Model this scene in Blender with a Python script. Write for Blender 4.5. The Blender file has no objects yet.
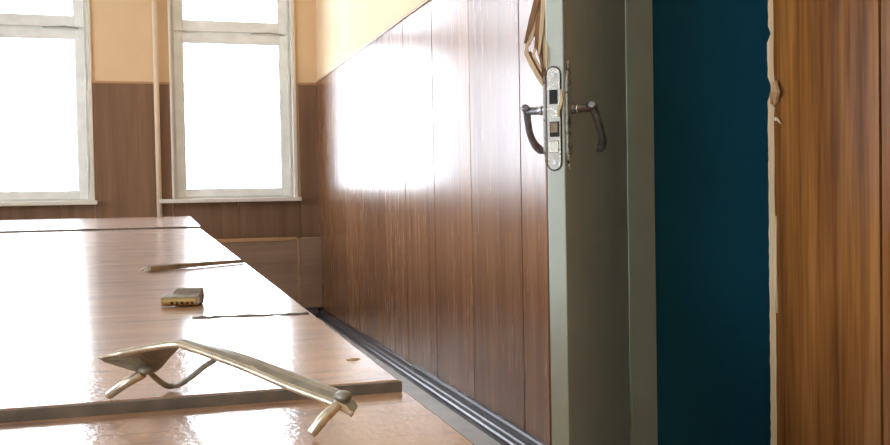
import bpy, bmesh, math, random
from mathutils import Vector, Matrix
random.seed(7)
S = bpy.context.scene
COL = S.collection

# ------------------------------------------------------------------ camera
PSI, TH, RO = math.radians(17.1), math.radians(1.5), math.radians(1.03)
CAM_Z = 0.85
f0 = Vector((math.sin(PSI), math.cos(PSI), 0)); r0 = Vector((math.cos(PSI), -math.sin(PSI), 0)); zz = Vector((0, 0, 1))
fw = f0*math.cos(TH) - zz*math.sin(TH); u1 = zz*math.cos(TH) + f0*math.sin(TH)
rt = math.cos(RO)*r0 - math.sin(RO)*u1; up = math.cos(RO)*u1 + math.sin(RO)*r0
cd = bpy.data.cameras.new('camera'); cam = bpy.data.objects.new('camera', cd); COL.objects.link(cam)
cd.sensor_width = 36; cd.lens = 950*36/890; cd.clip_start = 0.02; cd.clip_end = 200
cam.matrix_world = Matrix(((rt.x, up.x, -fw.x, 0), (rt.y, up.y, -fw.y, 0), (rt.z, up.z, -fw.z, CAM_Z), (0, 0, 0, 1)))
S.camera = cam

# ------------------------------------------------------------------ sky, daylight portals, exposure
SKY = 7.0
w = bpy.data.worlds.new('sky'); S.world = w; w.use_nodes = True
bgn = w.node_tree.nodes['Background']; bgn.inputs[0].default_value = (0.85, 0.935, 1.055, 1); bgn.inputs[1].default_value = SKY
S.view_settings.view_transform = 'Standard'; S.view_settings.look = 'None'
S.view_settings.gamma = 1; S.view_settings.use_curve_mapping = False
S.view_settings.exposure = 1.2
S.cycles.use_denoising = True; S.cycles.use_adaptive_sampling = False
S.cycles.max_bounces = 10; S.cycles.diffuse_bounces = 6; S.cycles.glossy_bounces = 5; S.cycles.transparent_max_bounces = 12
S.cycles.sample_clamp_indirect = 8

FLOOR, CEIL = -0.05, 3.0
XR, XL, YF, YB = 1.232, -3.2, 7.28, -2.6          # inner faces: right, left, far, back
WIN = [(-1.31, -0.414), (0.155, 1.045)]               # far windows (X)
SIDE_ADDED = [(-2.1, -0.7), (1.9, 3.5), (4.4, 6.1)]       # unseen windows added in the left wall for daylight (Y)
WZ0, WZ1 = 0.875, 2.75

def portal(loc, rot, sx, sy):
    l = bpy.data.lights.new('window_portal', 'AREA'); l.shape = 'RECTANGLE'; l.size = sx; l.size_y = sy
    l.cycles.is_portal = True
    o = bpy.data.objects.new('window_portal', l); COL.objects.link(o); o.location = loc; o.rotation_euler = rot
for a, b in WIN: portal(((a+b)/2, YF+0.24, (WZ0+WZ1)/2), (math.radians(-90), 0, 0), b-a, WZ1-WZ0)
for a, b in SIDE_ADDED: portal((XL-0.24, (a+b)/2, (WZ0+WZ1)/2), (math.radians(-90), 0, math.radians(90)), b-a, WZ1-WZ0)

# ------------------------------------------------------------------ materials
def new_mat(name):
    m = bpy.data.materials.new(name); m.use_nodes = True
    nt = m.node_tree; return m, nt, nt.nodes['Principled BSDF']
def N(nt, t, **k):
    n = nt.nodes.new(t)
    for a, v in k.items():
        if a in n.inputs: n.inputs[a].default_value = v
        else: setattr(n, a, v)
    return n
def ramp(nt, src, stops):
    r = nt.nodes.new('ShaderNodeValToRGB'); e = r.color_ramp.elements
    while len(e) < len(stops): e.new(0.5)
    for i, (p, c) in enumerate(stops): e[i].position = p; e[i].color = (*c, 1)
    nt.links.new(src, r.inputs[0]); return r
def coords(nt, scale, rot=(0, 0, 0)):
    tc = nt.nodes.new('ShaderNodeTexCoord'); mp = nt.nodes.new('ShaderNodeMapping')
    mp.inputs['Scale'].default_value = scale; mp.inputs['Rotation'].default_value = rot
    nt.links.new(tc.outputs['Object'], mp.inputs[0]); return mp.outputs[0]
def plain(name, col, rough=0.6, metal=0.0, var=0.08, scale=12, bump=0.0, bscale=150, spec=0.5, dist=0.002):
    m, nt, b = new_mat(name)
    n = N(nt, 'ShaderNodeTexNoise', Scale=scale, Detail=6.0)
    nt.links.new(coords(nt, (1, 1, 1)), n.inputs['Vector'])
    lo = [c*(1-var) for c in col]; hi = [min(1, c*(1+var)) for c in col]
    r = ramp(nt, n.outputs['Fac'], [(0.3, lo), (0.7, hi)])
    nt.links.new(r.outputs[0], b.inputs['Base Color'])
    b.inputs['Roughness'].default_value = rough; b.inputs['Metallic'].default_value = metal
    b.inputs['Specular IOR Level'].default_value = spec
    if bump:
        k = N(nt, 'ShaderNodeTexNoise', Scale=bscale, Detail=3.0); nt.links.new(coords(nt, (1, 1, 1)), k.inputs['Vector'])
        bp = N(nt, 'ShaderNodeBump', Strength=bump, Distance=dist)
        nt.links.new(k.outputs['Fac'], bp.inputs['Height']); nt.links.new(bp.outputs[0], b.inputs['Normal'])
    return m
def wood(name, dark, mid, light, along='z', rough=0.2, grain=1.0, rvar=0.08, bump=0.15, island=0.25, coat=0.0, fine=120, bumpd=0.0006):
    """straight ribbon grain running along one axis; each board its own tone"""
    m, nt, b = new_mat(name)
    sc = {'z': (9, 9, 0.35), 'x': (0.35, 9, 9), 'y': (9, 0.35, 9)}[along]
    geo = nt.nodes.new('ShaderNodeNewGeometry')
    off = N(nt, 'ShaderNodeMath', operation='MULTIPLY'); off.inputs[1].default_value = 37.0
    nt.links.new(geo.outputs['Random Per Island'], off.inputs[0])
    add = N(nt, 'ShaderNodeVectorMath', operation='ADD')
    nt.links.new(coords(nt, sc), add.inputs[0]); nt.links.new(off.outputs[0], add.inputs[1])
    n1 = N(nt, 'ShaderNodeTexNoise', Scale=1.1*grain, Detail=3.0, Distortion=0.6)
    n2 = N(nt, 'ShaderNodeTexNoise', Scale=7.0*grain, Detail=5.0)
    nt.links.new(add.outputs[0], n1.inputs['Vector']); nt.links.new(add.outputs[0], n2.inputs['Vector'])
    mx = N(nt, 'ShaderNodeMath', operation='MULTIPLY_ADD'); mx.inputs[1].default_value = 0.35
    nt.links.new(n2.outputs['Fac'], mx.inputs[0])
    h = N(nt, 'ShaderNodeMath', operation='MULTIPLY'); h.inputs[1].default_value = 0.65
    nt.links.new(n1.outputs['Fac'], h.inputs[0]); nt.links.new(h.outputs[0], mx.inputs[2])
    r = ramp(nt, mx.outputs[0], [(0.34, dark), (0.5, mid), (0.64, light)])
    hsv = nt.nodes.new('ShaderNodeHueSaturation')
    mr = N(nt, 'ShaderNodeMapRange'); mr.inputs['To Min'].default_value = 1-island; mr.inputs['To Max'].default_value = 1+island
    nt.links.new(geo.outputs['Random Per Island'], mr.inputs['Value']); nt.links.new(mr.outputs[0], hsv.inputs['Value'])
    nt.links.new(r.outputs[0], hsv.inputs['Color']); nt.links.new(hsv.outputs[0], b.inputs['Base Color'])
    fs = {'z': (fine, fine, 3), 'x': (3, fine, fine), 'y': (fine, 3, fine)}[along]
    n3 = N(nt, 'ShaderNodeTexNoise', Scale=1.0, Detail=3.0); nt.links.new(coords(nt, fs), n3.inputs['Vector'])
    rr = N(nt, 'ShaderNodeMapRange'); rr.inputs['To Min'].default_value = max(0.02, rough-rvar); rr.inputs['To Max'].default_value = rough+rvar
    nt.links.new(n3.outputs['Fac'], rr.inputs['Value']); nt.links.new(rr.outputs[0], b.inputs['Roughness'])
    if bump:
        bp = N(nt, 'ShaderNodeBump', Strength=bump, Distance=bumpd)
        nt.links.new(n3.outputs['Fac'], bp.inputs['Height']); nt.links.new(bp.outputs[0], b.inputs['Normal'])
    b.inputs['Coat Weight'].default_value = coat; b.inputs['Coat Roughness'].default_value = 0.08
    return m
def table_wood(name, dark, mid, light):
    """worn lacquered veneer: grain along x, darker scuffed streaks, orange-peel lacquer"""
    m, nt, b = new_mat(name)
    v = coords(nt, (2.2, 14, 14))
    n1 = N(nt, 'ShaderNodeTexNoise', Scale=1.6, Detail=5.0, Distortion=0.8); nt.links.new(v, n1.inputs['Vector'])
    n2 = N(nt, 'ShaderNodeTexNoise', Scale=5.0, Detail=4.0); nt.links.new(v, n2.inputs['Vector'])
    r = ramp(nt, n1.outputs['Fac'], [(0.3, dark), (0.48, mid), (0.66, light)])
    st = ramp(nt, n2.outputs['Fac'], [(0.56, (1, 1, 1)), (0.66, (0.36, 0.27, 0.22))])
    mul = N(nt, 'ShaderNodeMixRGB', blend_type='MULTIPLY'); mul.inputs[0].default_value = 0.8
    nt.links.new(r.outputs[0], mul.inputs[1]); nt.links.new(st.outputs[0], mul.inputs[2])
    nt.links.new(mul.outputs[0], b.inputs['Base Color'])
    k = N(nt, 'ShaderNodeTexNoise', Scale=300.0, Detail=2.0); nt.links.new(coords(nt, (1, 1, 1)), k.inputs['Vector'])
    k2 = N(nt, 'ShaderNodeTexNoise', Scale=60.0, Detail=2.0); nt.links.new(coords(nt, (1, 1, 1)), k2.inputs['Vector'])
    bp = N(nt, 'ShaderNodeBump', Strength=0.25, Distance=0.0006); nt.links.new(k.outputs['Fac'], bp.inputs['Height'])
    bp2 = N(nt, 'ShaderNodeBump', Strength=0.10, Distance=0.0006); nt.links.new(k2.outputs['Fac'], bp2.inputs['Height'])
    nt.links.new(bp.outputs[0], bp2.inputs['Normal']); nt.links.new(bp2.outputs[0], b.inputs['Normal'])
    rr = N(nt, 'ShaderNodeMapRange'); rr.inputs['To Min'].default_value = 0.40; rr.inputs['To Max'].default_value = 0.60
    nt.links.new(n1.outputs['Fac'], rr.inputs['Value']); nt.links.new(rr.outputs[0], b.inputs['Roughness'])
    b.inputs['Specular IOR Level'].default_value = 0.7
    b.inputs['Coat Weight'].default_value = 0.85; b.inputs['Coat Roughness'].default_value = 0.13
    nt.links.new(bp2.outputs[0], b.inputs['Coat Normal'])
    return m
def chipped_metal(name, metal_col, paint_col, amount=0.5, scale=90, rough=0.35):
    m, nt, b = new_mat(name)
    n = N(nt, 'ShaderNodeTexNoise', Scale=scale, Detail=6.0); nt.links.new(coords(nt, (1, 1, 1)), n.inputs['Vector'])
    f = ramp(nt, n.outputs['Fac'], [(amount-0.04, (0, 0, 0)), (amount+0.04, (1, 1, 1))])
    mix = N(nt, 'ShaderNodeMixRGB'); mix.inputs[1].default_value = (*paint_col, 1); mix.inputs[2].default_value = (*metal_col, 1)
    nt.links.new(f.outputs[0], mix.inputs[0]); nt.links.new(mix.outputs[0], b.inputs['Base Color'])
    nt.links.new(f.outputs[0], b.inputs['Metallic']); b.inputs['Roughness'].default_value = rough
    return m
def glass_mat():
    m, nt, b = new_mat('window_glass'); nt.nodes.remove(b)
    out = nt.nodes['Material Output']
    t = N(nt, 'ShaderNodeBsdfTransparent'); g = N(nt, 'ShaderNodeBsdfGlossy', Roughness=0.02)
    f = N(nt, 'ShaderNodeFresnel', IOR=1.45); mx = nt.nodes.new('ShaderNodeMixShader')
    nt.links.new(f.outputs[0], mx.inputs[0]); nt.links.new(t.outputs[0], mx.inputs[1]); nt.links.new(g.outputs[0], mx.inputs[2])
    nt.links.new(mx.outputs[0], out.inputs[0]); return m

M = {}
M['peach'] = plain('peach_wall_paint', (0.76, 0.56, 0.335), 0.65, var=0.03, scale=4, bump=0.08, bscale=60, spec=0.15)
M['peach_trim'] = plain('peach_trim_paint', (0.76, 0.60, 0.42), 0.45, var=0.04)
M['ceiling'] = plain('white_ceiling_paint', (0.82, 0.80, 0.76), 0.8, var=0.03)
M['teal'] = plain('teal_oil_paint', (0.024, 0.17, 0.27), 0.42, var=0.06, scale=3)
M['lino'] = plain('grey_linoleum', (0.68, 0.69, 0.66), 0.45, var=0.10, scale=7, bump=0.05)
M['window_paint'] = plain('old_white_window_paint', (0.86, 0.89, 0.85), 0.4, var=0.07, scale=10)
M['sill_paint'] = plain('cream_sill_paint', (0.78, 0.72, 0.62), 0.4, var=0.05)
M['door_paint'] = plain('grey_white_door_paint', (0.56, 0.64, 0.56), 0.4, var=0.05, scale=9)
M['base_paint'] = plain('dark_gloss_skirting_paint', (0.055, 0.05, 0.06), 0.33, var=0.12, scale=8)
M['panel'] = wood('brown_veneer_panelling', (0.14, 0.060, 0.026), (0.20, 0.090, 0.039), (0.27, 0.130, 0.058), 'z', 0.25, island=0.10, bump=0.03, fine=60)
M['post'] = wood('orange_brown_veneer', (0.12, 0.042, 0.010), (0.24, 0.094, 0.022), (0.34, 0.150, 0.040), 'z', 0.19, grain=1.9, island=0.04, bump=0.08)  # same veneer as the panelling, its lit look put in as more orange
M['panel_far'] = wood('dull_brown_veneer', (0.16, 0.088, 0.048), (0.20, 0.112, 0.063), (0.24, 0.140, 0.080), 'z', 0.35, island=0.10, bump=0.05)
M['panel_flat'] = wood('pale_brown_hardboard', (0.27, 0.175, 0.115), (0.31, 0.205, 0.14), (0.35, 0.24, 0.165), 'x', 0.4, island=0.08, bump=0.03)
M['batten'] = wood('honey_wood_batten', (0.36, 0.20, 0.09), (0.44, 0.26, 0.12), (0.52, 0.32, 0.16), 'x', 0.4, island=0.08, bump=0.03)
M['raw'] = wood('raw_splintered_pine', (0.60, 0.44, 0.24), (0.74, 0.58, 0.36), (0.84, 0.70, 0.48), 'z', 0.7, island=0.15, bump=0.3)
M['torn'] = wood('torn_tan_wood', (0.30, 0.17, 0.07), (0.46, 0.30, 0.15), (0.60, 0.42, 0.24), 'z', 0.65, island=0.1, bump=0.3, grain=3)
M['raw_dark'] = wood('torn_brown_wood', (0.20, 0.09, 0.035), (0.36, 0.19, 0.08), (0.50, 0.30, 0.14), 'z', 0.65, island=0.3, bump=0.3)
M['table'] = table_wood('lacquered_table_veneer', (0.30, 0.145, 0.07), (0.47, 0.25, 0.125), (0.60, 0.35, 0.185))
M['table_near'] = table_wood('orange_table_veneer', (0.36, 0.17, 0.075), (0.45, 0.235, 0.11), (0.53, 0.30, 0.15))
M['table_edge'] = plain('worn_table_edge', (0.19, 0.16, 0.12), 0.6, var=0.35, scale=60)
M['steel_leg'] = plain('grey_steel_tube', (0.25, 0.25, 0.26), 0.4, metal=0.8)
M['brass'] = plain('dull_brass', (0.76, 0.71, 0.56), 0.34, metal=0.75, var=0.25, scale=120)
M['brass_bright'] = plain('bright_brass', (0.66, 0.56, 0.27), 0.22, metal=1.0, var=0.10, scale=150)
M['nickel'] = plain('scuffed_nickel', (0.40, 0.37, 0.31), 0.38, metal=0.9, var=0.2, scale=140)
M['plate_side'] = plain('grey_green_plate', (0.38, 0.37, 0.31), 0.42, metal=0.45, var=0.22, scale=160)
M['dark_hole'] = plain('dark_recess', (0.015, 0.014, 0.013), 0.7)
M['old_handle'] = plain('worn_dark_handle_metal', (0.27, 0.27, 0.28), 0.32, metal=0.85, var=0.3, scale=70)
M['bright_metal'] = plain('shiny_metal', (0.85, 0.85, 0.84), 0.15, metal=1.0)
M['lock_plate'] = chipped_metal('painted_lock_plate', (0.30, 0.26, 0.20), (0.66, 0.69, 0.63), 0.55, 110)
M['escutcheon'] = chipped_metal('painted_escutcheon', (0.10, 0.08, 0.06), (0.50, 0.54, 0.46), 0.60, 90)
M['strip'] = plain('grey_brown_strip', (0.42, 0.37, 0.28), 0.55, var=0.3, scale=90)
M['glass'] = glass_mat()

# ------------------------------------------------------------------ mesh helpers
def box(bm, x0, x1, y0, y1, z0, z1, bev=0.0, mat=0):
    g = bmesh.ops.create_cube(bm, size=1.0)
    vs = g['verts']
    for v in vs:
        v.co = Vector((x0 + (v.co.x+.5)*(x1-x0), y0 + (v.co.y+.5)*(y1-y0), z0 + (v.co.z+.5)*(z1-z0)))
    fs = {f for v in vs for f in v.link_faces}
    for f in fs: f.material_index = mat
    if bev:
        es = {e for v in vs for e in v.link_edges}
        bmesh.ops.bevel(bm, geom=list(es), offset=bev, segments=2, affect='EDGES', profile=0.5)
def loft(bm, rings, close=True, caps=True, mat=0):
    """rings: lists of points with equal length; skin them"""
    vr = [[bm.verts.new(p) for p in r] for r in rings]
    n = len(vr[0])
    for a, b in zip(vr, vr[1:]):
        for i in range(n if close else n-1):
            j = (i+1) % n
            f = bm.faces.new((a[i], a[j], b[j], b[i])); f.material_index = mat; f.smooth = True
    if caps and close:
        f = bm.faces.new(vr[0][::-1]); f.material_index = mat
        f = bm.faces.new(vr[-1]); f.material_index = mat
    return vr
def smooth_path(pts, n=5):
    """Catmull-Rom through pts (any dimension tuples)"""
    P = [Vector(p) for p in pts]; out = []
    for i in range(len(P)-1):
        p0 = P[max(i-1, 0)]; p1 = P[i]; p2 = P[i+1]; p3 = P[min(i+2, len(P)-1)]
        for k in range(n):
            t = k/n
            out.append(0.5*((2*p1) + (p2-p0)*t + (2*p0-5*p1+4*p2-p3)*t*t + (3*p1-p0-3*p2+p3)*t**3))
    out.append(P[-1]); return out
def tube(bm, pts, radii, seg=12, flat=1.0, up_hint=(0, 0, 1), mat=0):
    P = [Vector(p) for p in pts]
    if not hasattr(radii, '__len__'): radii = [radii]*len(P)
    rings = []
    for i, p in enumerate(P):
        t = (P[min(i+1, len(P)-1)] - P[max(i-1, 0)]).normalized()
        h = Vector(up_hint)
        if abs(t.dot(h)) > 0.95: h = Vector((1, 0, 0))
        a = t.cross(h).normalized(); b = t.cross(a).normalized()
        rings.append([p + a*radii[i]*flat*math.cos(2*math.pi*k/seg) + b*radii[i]*math.sin(2*math.pi*k/seg) for k in range(seg)])
    loft(bm, rings, mat=mat)
def prism(bm, poly, axis, lo, hi, mat=0):
    """poly: 2-D outline; axis: the extrusion axis"""
    def pt(u, v, w): return {'x': (w, u, v), 'y': (u, w, v), 'z': (u, v, w)}[axis]
    a = [bm.verts.new(pt(u, v, lo)) for u, v in poly]; b = [bm.verts.new(pt(u, v, hi)) for u, v in poly]
    n = len(poly)
    fs = [bm.faces.new(a[::-1]), bm.faces.new(b)]
    for i in range(n): fs.append(bm.faces.new((a[i], a[(i+1) % n], b[(i+1) % n], b[i])))
    for f in fs: f.material_index = mat
def disc(bm, c, nrm, rad, depth, seg=16, mat=0):
    nrm = Vector(nrm).normalized(); c = Vector(c)
    tube(bm, [c - nrm*depth/2, c + nrm*depth/2], rad, seg, up_hint=(0, 0, 1) if abs(nrm.z) < .9 else (1, 0, 0), mat=mat)
def obj(name, bm, mats, parent=None, bevel=0.0):
    bmesh.ops.recalc_face_normals(bm, faces=bm.faces)
    me = bpy.data.meshes.new(name); bm.to_mesh(me); bm.free()
    for m in (mats if isinstance(mats, (list, tuple)) else [mats]): me.materials.append(m)
    o = bpy.data.objects.new(name, me); COL.objects.link(o)
    if parent: o.parent = parent
    if bevel:
        b = o.modifiers.new('bevel', 'BEVEL'); b.width = bevel; b.segments = 2; b.limit_method = 'ANGLE'
    return o
def tag(o, label=None, cat=None, group=None, kind=None):
    if label: o['label'] = label
    if cat: o['category'] = cat
    if group: o['group'] = group
    if kind: o['kind'] = kind
    return o
def thing(name, loc, label, cat, rz=0.0, group=None, kind=None):
    o = bpy.data.objects.new(name, None); COL.objects.link(o); o.location = loc; o.rotation_euler = (0, 0, rz)
    o.empty_display_size = 0.05
    return tag(o, label, cat, group, kind)
def B(*boxes, bev=0.0):
    bm = bmesh.new()
    for b in boxes: box(bm, *b, bev=bev)
    return bm
def struct(name, bm, m, label, cat, parent=None):
    return tag(obj(name, bm, m, parent), label, cat, kind='structure')

# ------------------------------------------------------------------ room shell
HX = 2.9                                                     # far side of the hallway outside the door
struct('floor', B((XL-.25, HX+.1, YB-.2, YF+.25, FLOOR-.1, FLOOR)), M['lino'], 'grey linoleum floor between the tables and the panelled wall', 'floor')
struct('ceiling', B((XL-.25, HX+.1, YB-.2, YF+.25, CEIL, CEIL+.1)), M['ceiling'], 'plain white ceiling above the room', 'ceiling')
# far wall with two window openings
bs, xs = [], XL-.25
for a, b in WIN:
    bs.append((xs, a, YF, YF+.25, FLOOR, CEIL)); bs += [(a, b, YF, YF+.25, FLOOR, WZ0-.03), (a, b, YF, YF+.25, WZ1, CEIL)]; xs = b
bs.append((xs, XR+.13, YF, YF+.25, FLOOR, CEIL))
wf = struct('wall_far', B(*bs), M['peach'], 'peach painted window wall with brown panelling below', 'wall')
# left wall with the added, unseen daylight windows, back wall
bs, ys = [], YB
for a, b in SIDE_ADDED:
    bs.append((XL-.25, XL, ys, a, FLOOR, CEIL)); bs += [(XL-.25, XL, a, b, FLOOR, WZ0-.03), (XL-.25, XL, a, b, WZ1, CEIL)]; ys = b
bs.append((XL-.25, XL, ys, YF, FLOOR, CEIL))
struct('wall_left', B(*bs), M['peach'], 'peach painted wall on the left, outside the picture', 'wall')
struct('wall_back', B((XL-.25, HX+.1, YB-.2, YB, FLOOR, CEIL)), M['peach'], 'peach painted wall behind the viewer', 'wall')
# right wall, doorway between the two posts
DY0, DY1, DZ = 1.66, 2.40, 2.05
wr = struct('wall_right', B((XR, XR+.13, DY1, YF, FLOOR, CEIL), (XR, XR+.13, YB, DY0-.30, FLOOR, CEIL), (XR, XR+.13, DY0-.30, DY1, DZ, CEIL)),
            M['peach'], 'peach painted wall above the long brown panelling', 'wall')

# wainscot of the right wall: single boards, each very slightly out of true
def boards_right(edges, z0, z1, gap=0.015, seed=3, warp=()):
    rnd = random.Random(seed); bm = bmesh.new()
    for a, b in zip(edges, edges[1:]):                       # a > b in Y
        k = len(bm.verts)//12
        d = math.tan(math.radians(warp[k] if k < len(warp) else rnd.uniform(-.2, .2)))*(a-b)/2
        p = [(XR+.004, a-gap/2), (XR-.007-d, a-gap/2), (XR-.007+d, b+gap/2), (XR+.004, b+gap/2)]
        e = 0.0015
        q = [p[0], (p[1][0]+e, p[1][1]), (p[1][0], p[1][1]-e), (p[2][0], p[2][1]+e), (p[2][0]+e, p[2][1]), p[3]]
        prism(bm, q, 'z', z0, z1)
    return bm
EDG = [YF, 6.79, 6.13, 5.70, 5.22, 4.65, 4.137, 3.615, 3.077, 2.52, 2.41]
obj('wainscot', boards_right(EDG, 0.02, 1.745, warp=(.2, .25, .25, .25, .2, .15, .3, .5, .3, .1)), M['panel'], wr)
obj('seam_backing', B((XR-.0012, XR+.003, 2.41, YF, 0.02, 1.745)), M['dark_hole'], wr)  # near-black sheet stands in for the shade inside the seams
bm = bmesh.new(); prism(bm, [(XR+.002, 1.745), (XR-.015, 1.745), (XR-.016, 1.752), (XR-.010, 1.760), (XR+.002, 1.762)], 'y', 2.41, YF)
obj('dado_cap', bm, M['batten'], wr)
# boards on the near side of the doorway
obj('near_boards', boards_right([1.3775, 0.80, 0.20, -0.40, -1.0, -1.6, -2.2, YB], FLOOR, 1.745, seed=5), M['post'], wr)

obj('seam_backing', B((XR-.0012, XR+.003, YB, 1.36, FLOOR, 1.745)), M['dark_hole'], wr)  # seam shade put in as a black sheet behind the near boards

# skirting of the right wall: quarter round, plinth and, from the third board on, an extra bead
def skirting(name, prof, y0, y1, label):
    bm = bmesh.new(); prism(bm, prof, 'y', y0, y1); return struct(name, bm, M['base_paint'], label, 'baseboard')
X0 = XR-.008
sk = skirting('baseboard_right', [(X0+.004, FLOOR), (X0-.034, FLOOR), (X0-.034, FLOOR+.012), (X0-.030, FLOOR+.020), (X0-.022, FLOOR+.025),
              (X0-.021, FLOOR+.040), (X0-.016, FLOOR+.045), (X0-.015, FLOOR+.056), (X0-.010, FLOOR+.064), (X0+.004, FLOOR+.068)], 2.41, YF-.04,
              'dark glossy stepped skirting along the foot of the brown panelling')
bm = bmesh.new(); prism(bm, [(X0+.002, FLOOR+.066), (X0-.016, FLOOR+.064), (X0-.017, FLOOR+.074), (X0-.012, FLOOR+.080), (X0+.002, FLOOR+.081)], 'y', 2.41, 4.52)
obj('upper_bead', bm, M['base_paint'], sk)

# far wainscot: boards between and below the windows, cap rail, radiator boxing
bm = bmesh.new()
def fb(a, b, z0, z1, y=YF-.012): box(bm, a+.0015, b-.0015, y, YF+.002, z0, z1)
fb(XL, -1.34, 0.0, 1.715); fb(-0.392, 0.145, 0.0, 1.715)
fb(-1.34, -0.62, 0.0, WZ0-.03); fb(-0.62, -0.392, 0.0, WZ0-.03)
fb(0.145, 0.62, 0.0, WZ0-.03); fb(0.62, 1.085, 0.0, WZ0-.03); fb(1.085, XR-.002, 0.0, 1.73)
obj('wainscot', bm, M['panel_far'], wf)
bm = bmesh.new()
for a, b, z in ((XL, -1.34, 1.715), (-0.395, 0.145, 1.715), (1.08, XR-.004, 1.73)): box(bm, a, b, YF-.018, YF+.002, z, z+.018, bev=.003)
obj('dado_cap', bm, M['batten'], wf)
bx = struct('trim_1', B((XL+.01, 1.045, YF-.055, YF-.013, 0.03, 0.545)), M['panel_flat'], 'brown boxing panel low on the window wall, below the sills', 'trim')
obj('top_rail', B((XL+.01, 1.045, YF-.065, YF-.013, 0.545, 0.572), bev=.003), M['batten'], bx)
obj('corner_batten', B((1.045, 1.063, YF-.066, YF-.013, 0.03, 0.56), bev=.003), M['batten'], bx)
bx2 = struct('trim_2', B((1.065, XR-.006, YF-.075, YF-.013, 0.03, 0.565), bev=.004), M['panel_flat'], 'narrow pale brown boxing in the room corner', 'trim')
bm = bmesh.new(); prism(bm, [(YF-.012, FLOOR), (YF-.10, FLOOR), (YF-.10, FLOOR+.04), (YF-.085, FLOOR+.062), (YF-.077, FLOOR+.08), (YF-.012, FLOOR+.08)], 'x', XL+.02, XR-.042)
struct('baseboard_far', bm, M['base_paint'], 'dark skirting under the boxing of the window wall', 'baseboard')

# ------------------------------------------------------------------ windows
def window(name, a, b, label, side=False):
    """a..b opening; built in wall coordinates (u along the wall, v depth outwards, z)"""
    root = thing(name, (0, 0, 0), label, 'window', kind='structure')
    if side: root.location = (XL, 0, 0); root.rotation_euler = (0, 0, math.radians(90))
    else: root.location = (0, YF, 0)
    j = 0.035
    # fixed frame + transom
    zt = 2.112
    obj('window_frame', B((a, a+j, .07, .15, WZ0, WZ1), (b-j, b, .07, .15, WZ0, WZ1), (a+j, b-j, .07, .15, WZ0, WZ0+j),
                          (a+j, b-j, .07, .15, WZ1-j, WZ1), (a+j, b-j, .075, .15, zt-.012, zt+.022), bev=.003), M['window_paint'], root)
    def sash(nm, z0, z1, s, bot):
        x0, x1 = a+j-.012, b-j+.012
        sh = obj(nm, B((x0, x0+s, .055, .10, z0, z1), (x1-s, x1, .055, .10, z0, z1), (x0+s, x1-s, .055, .10, z0, z0+bot), (x0+s, x1-s, .055, .10, z1-s, z1), bev=.004), M['window_paint'], root)
        obj('glazing_bead', B((x0+s, x0+s+.008, .062, .09, z0+bot, z1-s), (x1-s-.008, x1-s, .062, .09, z0+bot, z1-s),
                              (x0+s+.008, x1-s-.008, .062, .09, z0+bot, z0+bot+.008), (x0+s+.008, x1-s-.008, .062, .09, z1-s-.008, z1-s)), M['window_paint'], sh)
        tag(obj('glass_pane', B((x0+s-.004, x1-s+.004, .078, .081, z0+bot-.004, z1-s+.004)), M['glass'], sh), 'clear glass pane')
        return sh
    lo = sash('lower_sash', WZ0+.012, zt-.006, .064, .055)
    hi = sash('upper_sash', zt+.012, WZ1-.02, .068, .075)
    for zc in (1.15, 1.78):
        obj('hinge', B((b-j+.006, b-j+.017, .044, .060, zc-.05, zc+.05), bev=.003), M['window_paint'], root)
    bm = bmesh.new(); tube(bm, [(b-.30, .050, zt+.004), (b-.16, .044, zt+.012), (b-.06, .050, zt+.002)], [.004, .006, .004], 8)
    tag(obj('transom_catch', bm, M['plate_side'], root), 'bent metal catch on the transom')
    # plastered reveal edges and the sill board
    obj('reveal_lining', B((a-.012, a+.004, -.016, .07, WZ0, WZ1), (b-.004, b+.022, -.016, .07, WZ0, WZ1), bev=.003), M['sill_paint'], root)
    obj('window_sill', B((a-.105 if not side else a-.05, b+.040, -.075, .075, WZ0-.030, WZ0), bev=.005), M['sill_paint'], root)
    return root
window('window_1', *WIN[0], 'white framed window at the left end of the window wall, partly cut off')
window('window_2', *WIN[1], 'white framed window nearest the room corner, beside the pipe')
for k, (a, b) in enumerate(SIDE_ADDED):
    window('window_%d' % (k+3), a, b, ['white framed window of the left wall behind the viewer', 'white framed window of the left wall halfway along the tables', 'white framed window of the left wall near the far corner'][k], True)

# heating pipe between the windows
hp = thing('heating_pipe', (0.05, YF-.035, FLOOR), 'thin peach painted vertical pipe on the window wall between the two windows', 'pipe')
bm = bmesh.new(); tube(bm, [(0, 0, 0), (0, 0, CEIL-FLOOR)], .019, 20); obj('pipe', bm, M['peach_trim'], hp)
for z in (1.25, 2.4):
    obj('bracket', B((-.024, -.006, -.004, .022, z, z+.03), bev=.003), M['old_handle'], hp)

# ------------------------------------------------------------------ hallway outside the door
struct('wall_hallway', B((XR+.0835, HX, DY1-.05, DY1, FLOOR, CEIL), (XR+.13, HX, DY1, DY1+.12, FLOOR, CEIL)), M['teal'], 'dark teal painted wall seen through the doorway', 'wall')
struct('wall_hallway_end', B((HX, HX+.1, YB, DY1+.12, FLOOR, CEIL)), M['teal'], 'dark teal wall at the end of the hallway', 'wall')

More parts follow.
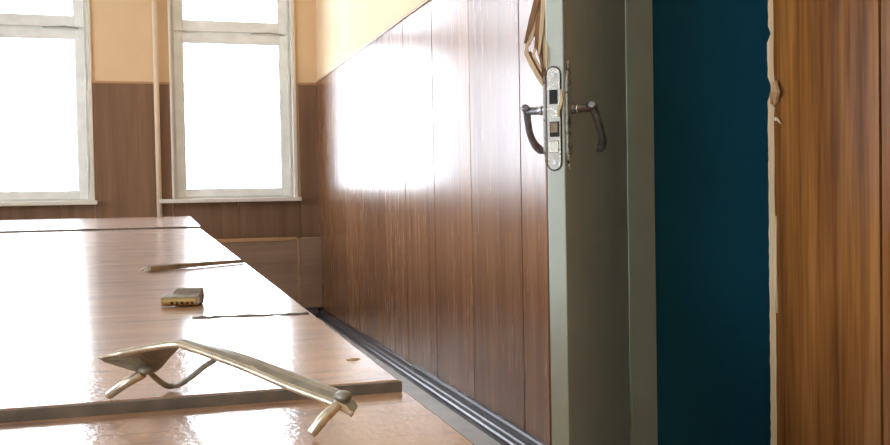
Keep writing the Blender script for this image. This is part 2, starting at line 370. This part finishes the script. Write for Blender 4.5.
# ------------------------------------------------------------------ broken doorpost with splintered edge
pr = struct('trim_3', bmesh.new(), M['post'], 'orange brown veneered doorpost with a torn splintered edge beside the teal wall', 'doorpost')
prnd = random.Random(11)
def jag(z0, z1, base, lean, amp, step, notches=()):
    pts, z = [], z0
    while z < z1:
        y = base(z) + prnd.uniform(-amp, amp)
        for (a, b, d) in notches:
            if a <= z <= b: y -= d
        pts.append((y, z)); z += prnd.uniform(step*.4, step)
        for (a, b, d) in notches:
            for q in (a-.001, a+.002, b-.002, b+.001):
                pass
    pts.append((base(z1), z1)); return pts
core_edge = jag(FLOOR, 1.75, lambda z: 1.703, 0, .0012, .02, ((1.172, 1.189, .012), (1.047, 1.077, .010), (1.19, 1.30, .004)))
ven_edge = jag(FLOOR, 1.75, lambda z: 1.674, 0, .0010, .05, ((1.040, 1.085, .006),))
bm = bmesh.new(); prism(bm, [(1.50, FLOOR)] + core_edge + [(1.50, 1.75)], 'x', XR+.002, XR+.10)
raw = tag(obj('torn_core', bm, M['raw'], pr), 'pale raw wood core showing along the torn edge')
bm = bmesh.new(); prism(bm, [(1.379, FLOOR)] + ven_edge + [(1.379, 1.75)], 'x', XR-.004, XR+.006)
obj('veneer_face', bm, M['post'], pr)
obj('post_body', B((XR+.006, XR+.13, 1.381, 1.50, FLOOR, 1.75), (XR+.04, XR+.13, 1.36, 1.381, FLOOR, 1.75), (XR+.006, XR+.13, 1.37, 1.66, 1.75, DZ)), M['post'], pr)
def sliver(pts, w, t, name, m, parent, nrm=(1, 0, 0)):
    """a thin tapering splinter along pts"""
    bm = bmesh.new(); P = [Vector(p) for p in pts]; n = Vector(nrm).normalized(); rings = []
    for i, p in enumerate(P):
        d = (P[min(i+1, len(P)-1)] - P[max(i-1, 0)]).normalized(); s = d.cross(n).normalized()
        k = w[i] if hasattr(w, '__len__') else w
        rings.append([p + s*k/2 + n*t/2, p - s*k/2 + n*t/2, p - s*k/2*.8 - n*t/2, p + s*k/2*.7 - n*t/2])
    loft(bm, rings); 
    for f in bm.faces: f.smooth = False
    return obj(name, bm, m, parent)
sliver([(XR-.005, 1.676, 1.074), (XR-.014, 1.660, 1.070), (XR-.016, 1.652, 1.052), (XR-.008, 1.664, 1.036), (XR-.004, 1.674, 1.026)], [.006, .018, .022, .014, .004], .005, 'splinter', M['torn'], pr)
sliver([(XR-.005, 1.678, 1.060), (XR-.012, 1.670, 1.050), (XR-.010, 1.673, 1.030)], [.006, .012, .004], .005, 'splinter', M['raw_dark'], pr)
sliver([(XR-.005, 1.670, 1.000), (XR-.010, 1.655, 0.997), (XR-.014, 1.640, 0.988)], [.008, .005, .002], .003, 'splinter', M['raw'], pr)
sliver([(XR-.005, 1.668, 0.60), (XR-.008, 1.667, 0.68), (XR-.005, 1.669, 0.80)], [.002, .005, .002], .003, 'splinter', M['raw'], pr)

# ------------------------------------------------------------------ the forced door
HN = Vector((1.232, 2.314)); ang = math.atan2(-.766, -.643)
LW, LT = 0.622, 0.043
door = thing('door_1', (HN.x, HN.y, FLOOR+.008), 'grey painted door standing open with broken lock edge and wood splinters', 'door', ang, kind='structure')
dz = -(FLOOR+.008)                                           # world z -> door-local z
bm = bmesh.new(); box(bm, .004, LW, -LT+.004, 0, 0, 2.04, bev=.0025)
obj('leaf', bm, M['door_paint'], door)
# room-side veneer: whole below, torn off in a wedge above the lock
bm = bmesh.new()
prism(bm, [(.004, 0), (LW-.001, 0), (LW-.001, 1.075+dz), (LW-.006, 1.11+dz), (LW-.030, 1.20+dz), (LW-.024, 1.36+dz), (LW-.004, 1.46+dz), (LW-.001, 1.47+dz), (LW-.001, 2.04), (.004, 2.04)], 'y', -LT, -LT+.004)
tag(obj('veneer', bm, M['panel'], door), 'brown veneer on the room side')
EX = LW                                                      # plane of the free edge
cy = -.0225
def zl(z): return z+dz
# lock faceplate, rounded ends
def stadium(cy, z0, z1, w, n=8):
    r = w/2; p = []
    for k in range(n+1): a = math.pi*k/n; p.append((cy + r*math.cos(a), z1-r + r*math.sin(a)))
    for k in range(n+1): a = math.pi + math.pi*k/n; p.append((cy + r*math.cos(a), z0+r + r*math.sin(a)))
    return p
bm = bmesh.new(); prism(bm, stadium(cy, zl(.905), zl(1.120), .028), 'x', EX-.001, EX+.003)
fp = tag(obj('lock_faceplate', bm, M['lock_plate'], door), 'chipped metal lock plate with rounded ends')
bm = bmesh.new(); prism(bm, stadium(cy, zl(.902), zl(1.123), .034), 'x', EX-.001, EX+.0012)
obj('plate_recess', bm, M['dark_hole'], door)
bm = bmesh.new(); box(bm, EX+.0025, EX+.0038, cy-.009, cy+.009, zl(1.043), zl(1.073)); obj('bolt_hole', bm, M['dark_hole'], fp)
bm = bmesh.new(); box(bm, EX+.0025, EX+.0038, cy-.009, cy+.012, zl(.974), zl(1.006)); obj('latch_hole', bm, M['dark_hole'], fp)
bm = bmesh.new(); prism(bm, [(EX+.001, cy-.006), (EX+.008, cy-.006), (EX+.004, cy+.008), (EX+.001, cy+.008)], 'z', zl(.983), zl(1.004)); obj('latch_bolt', bm, M['nickel'], fp)
bm = bmesh.new(); box(bm, EX+.0025, EX+.0042, cy-.010, cy+.010, zl(.940), zl(.966), bev=.001)
for k in range(9): disc(bm, (EX+.0044, cy-.006+.006*(k % 3), zl(.946+.007*(k//3))), (1, 0, 0), .0016, .001, 8)
tag(obj('strike_block', bm, M['nickel'], fp), 'dotted metal block below the latch')
for z in (1.104, .921):
    bm = bmesh.new(); disc(bm, (EX+.0035, cy, zl(z)), (1, 0, 0), .005, .002, 14); box(bm, EX+.0044, EX+.0048, cy-.004, cy+.004, zl(z)-.0006, zl(z)+.0006)
    obj('screw', bm, M['old_handle'], fp)
# lever handles on both faces, drooping on the broken spindle
def lever(name, s, y0, label):
    """s: +1 hallway face, -1 room face"""
    hx, hz = .588, zl(1.034)
    h = tag(bpy.data.objects.new(name, None), label); COL.objects.link(h); h.parent = door
    bm = bmesh.new(); tube(bm, [(hx, y0, hz), (hx, y0+s*.012, hz), (hx, y0+s*.014, hz), (hx, y0+s*.050, hz)], [.0105, .0105, .0085, .0085], 16, up_hint=(0, 0, 1))
    obj('neck', bm, M['old_handle'], h)
    bm = bmesh.new(); tube(bm, [(hx, y0+s*.016, hz), (hx, y0+s*.022, hz)], [.0100, .0100], 16); tag(obj('collar', bm, M['bright_metal'], h), 'bright ring on the handle neck')
    y = y0+s*.052
    path = smooth_path([(hx+.010, y, hz+.007), (hx-.002, y, hz+.003), (hx-.018, y+s*.003, hz-.016), (hx-.040, y+s*.006, hz-.042), (hx-.062, y+s*.005, hz-.062), (hx-.078, y+s*.000, hz-.075), (hx-.083, y-s*.007, hz-.081), (hx-.082, y-s*.012, hz-.080)], 5)
    n = len(path); rad = [.0100 - .0022*math.sin(math.pi*min(1, i/(n-1)/.75)) if 0 < i < n-2 else .006 for i in range(n)]
    bm = bmesh.new(); tube(bm, path, rad, 14, flat=.85, up_hint=(0, 1, 0)); obj('grip', bm, M['old_handle'], h)
    return h
lever('lever_handle', 1, 0.0, 'worn dark lever on the hallway face')
lever('lever_handle', -1, -LT, 'worn dark lever on the room face')
# long ornamental escutcheon on the hallway face, and its twin
def escutcheon(s, y0):
    c, z0, z1 = .598, zl(.94), zl(1.10)
    half = [(.017, z0), (.019, (z0+z1)/2), (.017, z1), (.011, z1+.008), (.013, z1+.014), (.006, z1+.022), (.008, z1+.028), (.003, z1+.036)]
    top = half[2:]; bot = [(x, z0-(z-z1)) for x, z in top]
    R = bot[::-1] + [half[1]] + top
    poly = [(c+x, z) for x, z in R] + [(c-x, z) for x, z in R[::-1]]
    bm = bmesh.new(); prism(bm, poly, 'y', min(y0, y0+s*.006), max(y0, y0+s*.006))
    o = tag(obj('escutcheon', bm, M['escutcheon'], door, bevel=.0015), 'dark long plate with pointed ornamental ends')
    for z in (z0+.012, z1-.012):
        bm = bmesh.new(); disc(bm, (c, y0+s*.0065, z), (0, 1, 0), .004, .003, 12); obj('screw', bm, M['old_handle'], o)
    return o
escutcheon(1, 0.0); escutcheon(-1, -LT)
for z in (.25, 1.75):
    bm = bmesh.new(); tube(bm, [(0, .004, z), (0, .004, z+.1)], .007, 12); obj('hinge', bm, M['door_paint'], door)
# splinters levered out of the edge above the lock   (edge-plane coordinates: local y, world z)
def spl(pts, w, t, m, x=EX-.012):
    return sliver([(x + d, y, zl(z)) for (y, z, d) in pts], w, t, 'splinter', m, door, nrm=(1, 0, 0))
spl([(-.046, 1.345, -.006), (-.054, 1.270, -.003), (-.062, 1.215, 0), (-.066, 1.190, .002)], [.006, .022, .020, .010], .004, M['raw_dark'])
spl([(-.044, 1.200, -.004), (-.050, 1.150, -.001), (-.047, 1.105, .002)], [.012, .014, .006], .004, M['raw_dark'])
spl([(-.042, 1.340, -.002), (-.043, 1.250, .002), (-.044, 1.120, .004)], [.008, .010, .005], .004, M['raw'])
spl([(-.050, 1.300, 0), (-.070, 1.225, .004), (-.086, 1.176, .006)], [.012, .012, .004], .008, M['raw_dark'])
spl([(-.048, 1.330, -.01), (-.058, 1.250, .0), (-.074, 1.185, .004), (-.080, 1.170, .004)], [.016, .016, .010, .003], .006, M['raw'])
spl([(-.044, 1.290, -.004), (-.056, 1.215, .004), (-.062, 1.165, .006)], [.012, .012, .006], .006, M['raw_dark'])
spl([(-.042, 1.280, .004), (-.048, 1.200, .008), (-.055, 1.150, .008)], [.010, .009, .004], .006, M['raw'])
spl([(-.084, 1.175, .0), (-.085, 1.155, .0), (-.072, 1.130, .004), (-.052, 1.095, .006), (-.048, 1.085, .006)], [.004, .010, .010, .009, .004], .006, M['raw'])
spl([(-.080, 1.160, -.006), (-.066, 1.128, .0), (-.050, 1.100, .0)], [.006, .012, .006], .006, M['raw_dark'])
spl([(-.062, 1.180, .002), (-.068, 1.150, .004), (-.050, 1.115, .006)], [.003, .006, .004], .004, M['raw'])
spl([(-.052, 1.185, .002), (-.058, 1.165, .006), (-.046, 1.120, .008)], [.003, .007, .004], .004, M['raw_dark'])
spl([(-.040, 1.180, .010), (-.036, 1.160, .0135), (-.037, 1.120, .0135)], [.003, .006, .003], .003, M['raw'])
spl([(-.006, 1.074, .012), (-.004, 1.050, .018), (-.010, 1.030, .020), (-.012, 1.015, .014)], [.003, .007, .007, .003], .004, M['raw'])
# frame of the doorway; room-side strip added to block light behind the hinge
dfr = struct('door_frame', B((XR+.002, XR+.083, 2.318, DY1-.001, FLOOR, DZ), (XR+.002, XR+.083, DY0+.034, 2.318, DZ-.03, DZ), (XR-.018, XR+.002, 2.352, 2.409, FLOOR, DZ)), M['door_paint'],
             'grey painted door frame post between the open door and the teal wall', 'door frame')

# ------------------------------------------------------------------ tables
def table(loc, rz, wid, length, ztop, th, m, label, near_y, boards):
    """local origin: right near corner of the top on the floor; x runs left (negative), y away"""
    t = thing('table', (loc[0], loc[1], FLOOR), label, 'table', rz, group='tables pushed together end to end')
    H = ztop-FLOOR
    top = obj('tabletop', B((-wid, 0, 0, length, H-th, H), bev=.0012), [m], t)
    obj('apron', B((-wid+.06, -.06, .06, .08, H-th-.09, H-th), (-wid+.06, -.06, length-.08, length-.06, H-th-.09, H-th),
                   (-.08, -.06, .08, length-.08, H-th-.09, H-th), (-wid+.06, -wid+.08, .08, length-.08, H-th-.09, H-th)), M['panel'], t)
    for x in (-.075, -wid+.075):
        for y in (.075, length-.075):
            obj('leg', B((x-.022, x+.022, y-.022, y+.022, 0, H-th), bev=.004), M['panel'], t)
    return t
RZ = -math.radians(.79)
t2 = table((0.128, 0.506), RZ, 1.30, 3.26, 0.75, .022, M['table'], 'long glossy brown table in the middle, carrying the lock cylinder', 0, 1)
t1 = table((0.1235, -0.72), RZ*.4, 1.30, 1.222, 0.7445, .022, M['table_near'], 'nearest orange brown table, slightly lower than the one behind it', 0, 1)
t3 = table((0.176, 3.785), -math.radians(1.4), 1.30, 2.86, 0.757, .022, M['table'], 'farthest table below the windows, gleaming white with daylight', 0, 1)
# worn front lipping of the middle table and lifted veneer
obj('lipping', B((-1.30, 0.0006, -.0025, .0005, .7785, .7995)), M['table_edge'], t2)
obj('lipping', B((-1.30, 0.0006, -.0025, .0005, .7855, .8068)), M['table_edge'], t3)
rn = random.Random(4)
bm = bmesh.new(); n = 26; rings = []
for i in range(n):
    k = i/(n-1); x = -.102 + .098*k; y = .338 - .012*k + rn.uniform(-.002, .002)
    h = .0006 + .0013*abs(math.sin(k*7.3+1))*rn.uniform(.5, 1); wdt = .004 + .004*rn.random()
    rings.append([(x, y-wdt, .7995), (x, y-wdt*.2, .80+h), (x, y+wdt, .80+h*.6), (x, y+wdt*1.4, .7995)])
loft(bm, rings); tag(obj('lifted_veneer', bm, M['table_edge'], t2), 'dark cracked line of lifted veneer')
for (x, y, r) in ((-.012, .075, .0032),):
    bm = bmesh.new(); bmesh.ops.create_icosphere(bm, subdivisions=1, radius=r)
    for v in bm.verts: v.co = Vector((v.co.x*1.6+x, v.co.y+y, max(0, v.co.z*.5)+.7998))
    tag(obj('edge_chip', bm, M['raw'], t2), 'pale chip at the table edge')

# ------------------------------------------------------------------ lock cylinder on the middle table
TZ = 0.75
lc = thing('lock_cylinder', (0.0262, 0.957, TZ), 'small brass lock cylinder lying on its side on the middle table', 'lock cylinder', math.radians(-16))
lc.scale = (.93, .93, .93)
R, HT, YT, BY = .0088, .0049, -.0175, .008                   # barrel radius, half tongue, tongue tip, barrel centre
TILT = Matrix.Translation((0, BY, R)) @ Matrix.Rotation(math.radians(9.0), 4, 'X') @ Matrix.Translation((0, -BY, -R))
def tilted(bm): bmesh.ops.transform(bm, matrix=TILT, verts=bm.verts); return bm
def keyhole(n=22):
    """profile in (y, z): barrel circle with a tongue towards -y"""
    a0 = math.asin(HT/R); p = []
    for k in range(n+1):
        a = math.pi + a0 + (2*math.pi - 2*a0)*k/n
        p.append((BY + R*math.cos(a), R + R*math.sin(a)))
    return p + tip()
def tip(g=0.0, n=8):
    h = HT+g
    return [(YT-g+HT + h*math.cos(math.pi/2+math.pi*k/n), R + h*math.sin(math.pi/2+math.pi*k/n)) for k in range(n+1)]
bm = bmesh.new(); prism(bm, keyhole(), 'x', -.0085, .0185)
obj('barrel', tilted(bm), M['nickel'], lc, bevel=.0004)
bm = bmesh.new(); prism(bm, tip()+[(.000, R-HT), (.000, R+HT)], 'x', -.0185, -.0080)
obj('cam_side_tongue', tilted(bm), M['nickel'], lc, bevel=.0004)
bm = bmesh.new(); prism(bm, [(y-.0002, z) for y, z in tip(0, 10)[2:9]] + [(YT+HT, R-HT*.6), (YT+HT, R+HT*.6)], 'x', -.0183, .0180)
tag(obj('pin_strip', tilted(bm), M['brass_bright'], lc), 'shiny brass edge with five pin holes')
for k in range(5):
    bm = bmesh.new(); disc(bm, (-.0070+k*.0052, YT+.0002, R-.0006), (0, 1, .12), .00145, .0016, 12); obj('pin_hole', tilted(bm), M['dark_hole'], lc)
bm = bmesh.new(); tube(bm, [(-.0105, BY, R), (-.0084, BY, R)], .0062, 18); obj('cam_seat', tilted(bm), M['dark_hole'], lc)
bm = bmesh.new(); tube(bm, [(.0180, BY, R), (.0191, BY, R)], .0062, 18); obj('plug', tilted(bm), M['nickel'], lc)
bm = bmesh.new(); box(bm, .0190, .0193, BY-.0028, BY+.0028, R-.0006, R+.0006); obj('key_slot', tilted(bm), M['dark_hole'], lc)

# ------------------------------------------------------------------ slim strip with a bent shiny tip
st = thing('metal_strip', (-0.0105, 1.437, TZ), 'slim grey brown strip with a shiny bent tip lying behind the lock cylinder', 'strip', math.atan2(.125, .1475))
L = .194
bm = bmesh.new()
rings = []
for i in range(12):
    k = i/11; hw = .005*(1-.45*k); h = .0088*(1-.35*k); x = L*k; zb = .0004 + .0006*math.sin(k*3)
    rings.append([(x, -hw, zb), (x, -hw, zb+h*.8), (x, -hw*.5, zb+h), (x, hw, zb+h*.9), (x, hw, zb)])
loft(bm, rings)
for f in bm.faces: f.smooth = False
obj('strip', bm, M['strip'], st)
bm = bmesh.new(); tube(bm, smooth_path([(.004, 0, .005), (-.004, -.002, .0072), (-.010, -.003, .0050), (-.013, -.001, .0020), (-.008, .001, .0012), (-.001, -.004, .0013), (.003, -.007, .0035), (.001, -.006, .0065)], 4), .0009, 8)
tag(obj('bent_tip', bm, M['bright_metal'], st), 'shiny bent wire tip')

# ------------------------------------------------------------------ bent door-handle plate in the foreground
pl = thing('bent_handle_plate', (0.02, 0.47, TZ), 'bent brass handle plate propped on two pins across the table step', 'handle plate')
o0 = Vector((0.02, 0.47, TZ))
FR = [(.0836, .415, .7552), (.0761, .420, .7593), (.0585, .437, .7651), (.0378, .457, .7730), (.0159, .478, .7799), (.0095, .484, .7812), (-.0028, .490, .7794), (-.0147, .494, .7771), (-.0270, .497, .7749)]
BR = [(.0882, .428, .7548), (.0843, .436, .7601), (.0656, .454, .7668), (.0394, .475, .7759), (.0213, .495, .7786), (.0137, .500, .7794), (.0078, .508, .7730), (-.0032, .508, .7639), (-.0250, .503, .7724)]
F_ = smooth_path([Vector(p)-o0 for p in FR], 5); B_ = smooth_path([Vector(p)-o0 for p in BR], 5)
bm = bmesh.new(); rings = []
n = len(F_)
for i in range(n):
    a, b = F_[i], B_[i]
    tng = (F_[min(i+1, n-1)]-F_[max(i-1, 0)]).normalized(); nr = tng.cross(b-a).normalized()
    if nr.z < 0: nr = -nr
    th = .0020; a = a - nr*.0019; b = b - nr*.0017; m1 = a.lerp(b, .35) + nr*.0012; m2 = a.lerp(b, .7) + nr*.0008
    rings.append([a, a+nr*th, m1+nr*th, m2+nr*th, b+nr*th*.7, b, m2-nr*.0004, m1-nr*.0004])
loft(bm, rings)
for f in bm.faces: f.smooth = False
obj('plate', bm, M['plate_side'], pl)
# front rim: lit edge of the plate, put in as a paler strip
bm = bmesh.new(); rim = []
for i in range(n):
    tng = (F_[min(i+1, n-1)]-F_[max(i-1, 0)]).normalized(); nr = tng.cross(B_[i]-F_[i]).normalized()
    if nr.z < 0: nr = -nr
    rim.append(F_[i]-nr*.0009)
tube(bm, rim, [.0018 if 2 < i < n-4 else .0010 for i in range(n)], 8)
tag(obj('rim', bm, M['brass'], pl), 'bright brass rim of the plate')
bm = bmesh.new(); lw = [p.lerp(q, .12)-Vector((0, 0, .0003 + .0022*min(1, (14-i)/8))) for i, (p, q) in enumerate(zip(F_, B_))][1:15]
tube(bm, lw, .0010, 8); tag(obj('lower_flange', bm, M['brass'], pl), 'second brass edge under the plate')
def pin(p, q, name):
    p, q = Vector(p)-o0, Vector(q)-o0; d = (q-p)
    bm = bmesh.new(); pts = [p, p+d*.05, p+d*.5+Vector((-.0006, 0, .0003)), q]; tube(bm, pts, [.0018, .0024, .0025, .0024], 14)
    return obj(name, bm, M['brass'], pl)
pin((-.0242, .513, .7519), (-.0065, .5015, .7640), 'pin'); pin((.0643, .4165, .7466), (.0772, .4165, .7592), 'pin')
for c, s in (((-.0052, .503, .7655), 0.95), ((.0805, .4240, .7608), 1.0)):
    c = Vector(c)-o0; bm = bmesh.new(); bmesh.ops.create_uvsphere(bm, u_segments=14, v_segments=10, radius=.0046*s)
    for v in bm.verts: v.co = Vector((v.co.x*.9, v.co.y, v.co.z*.55)) + c
    for f in bm.faces: f.smooth = True
    obj('boss', bm, M['plate_side'], pl)
cp = smooth_path([Vector(p)-o0 for p in [(-.0066, .507, .7680), (-.0032, .512, .7625), (.0005, .517, .7575), (.0048, .523, .7530), (.0085, .524, .7524), (.0125, .519, .7545), (.0180, .508, .7600), (.0225, .493, .7665), (.0265, .480, .7715), (.0280, .475, .7745)]], 6)
bm = bmesh.new(); tube(bm, cp, [.0012]*len(cp), 10, flat=1.3, up_hint=(0, 1, 0)); tag(obj('curled_tongue', bm, M['plate_side'], pl), 'curled strip of metal bent down under the plate')
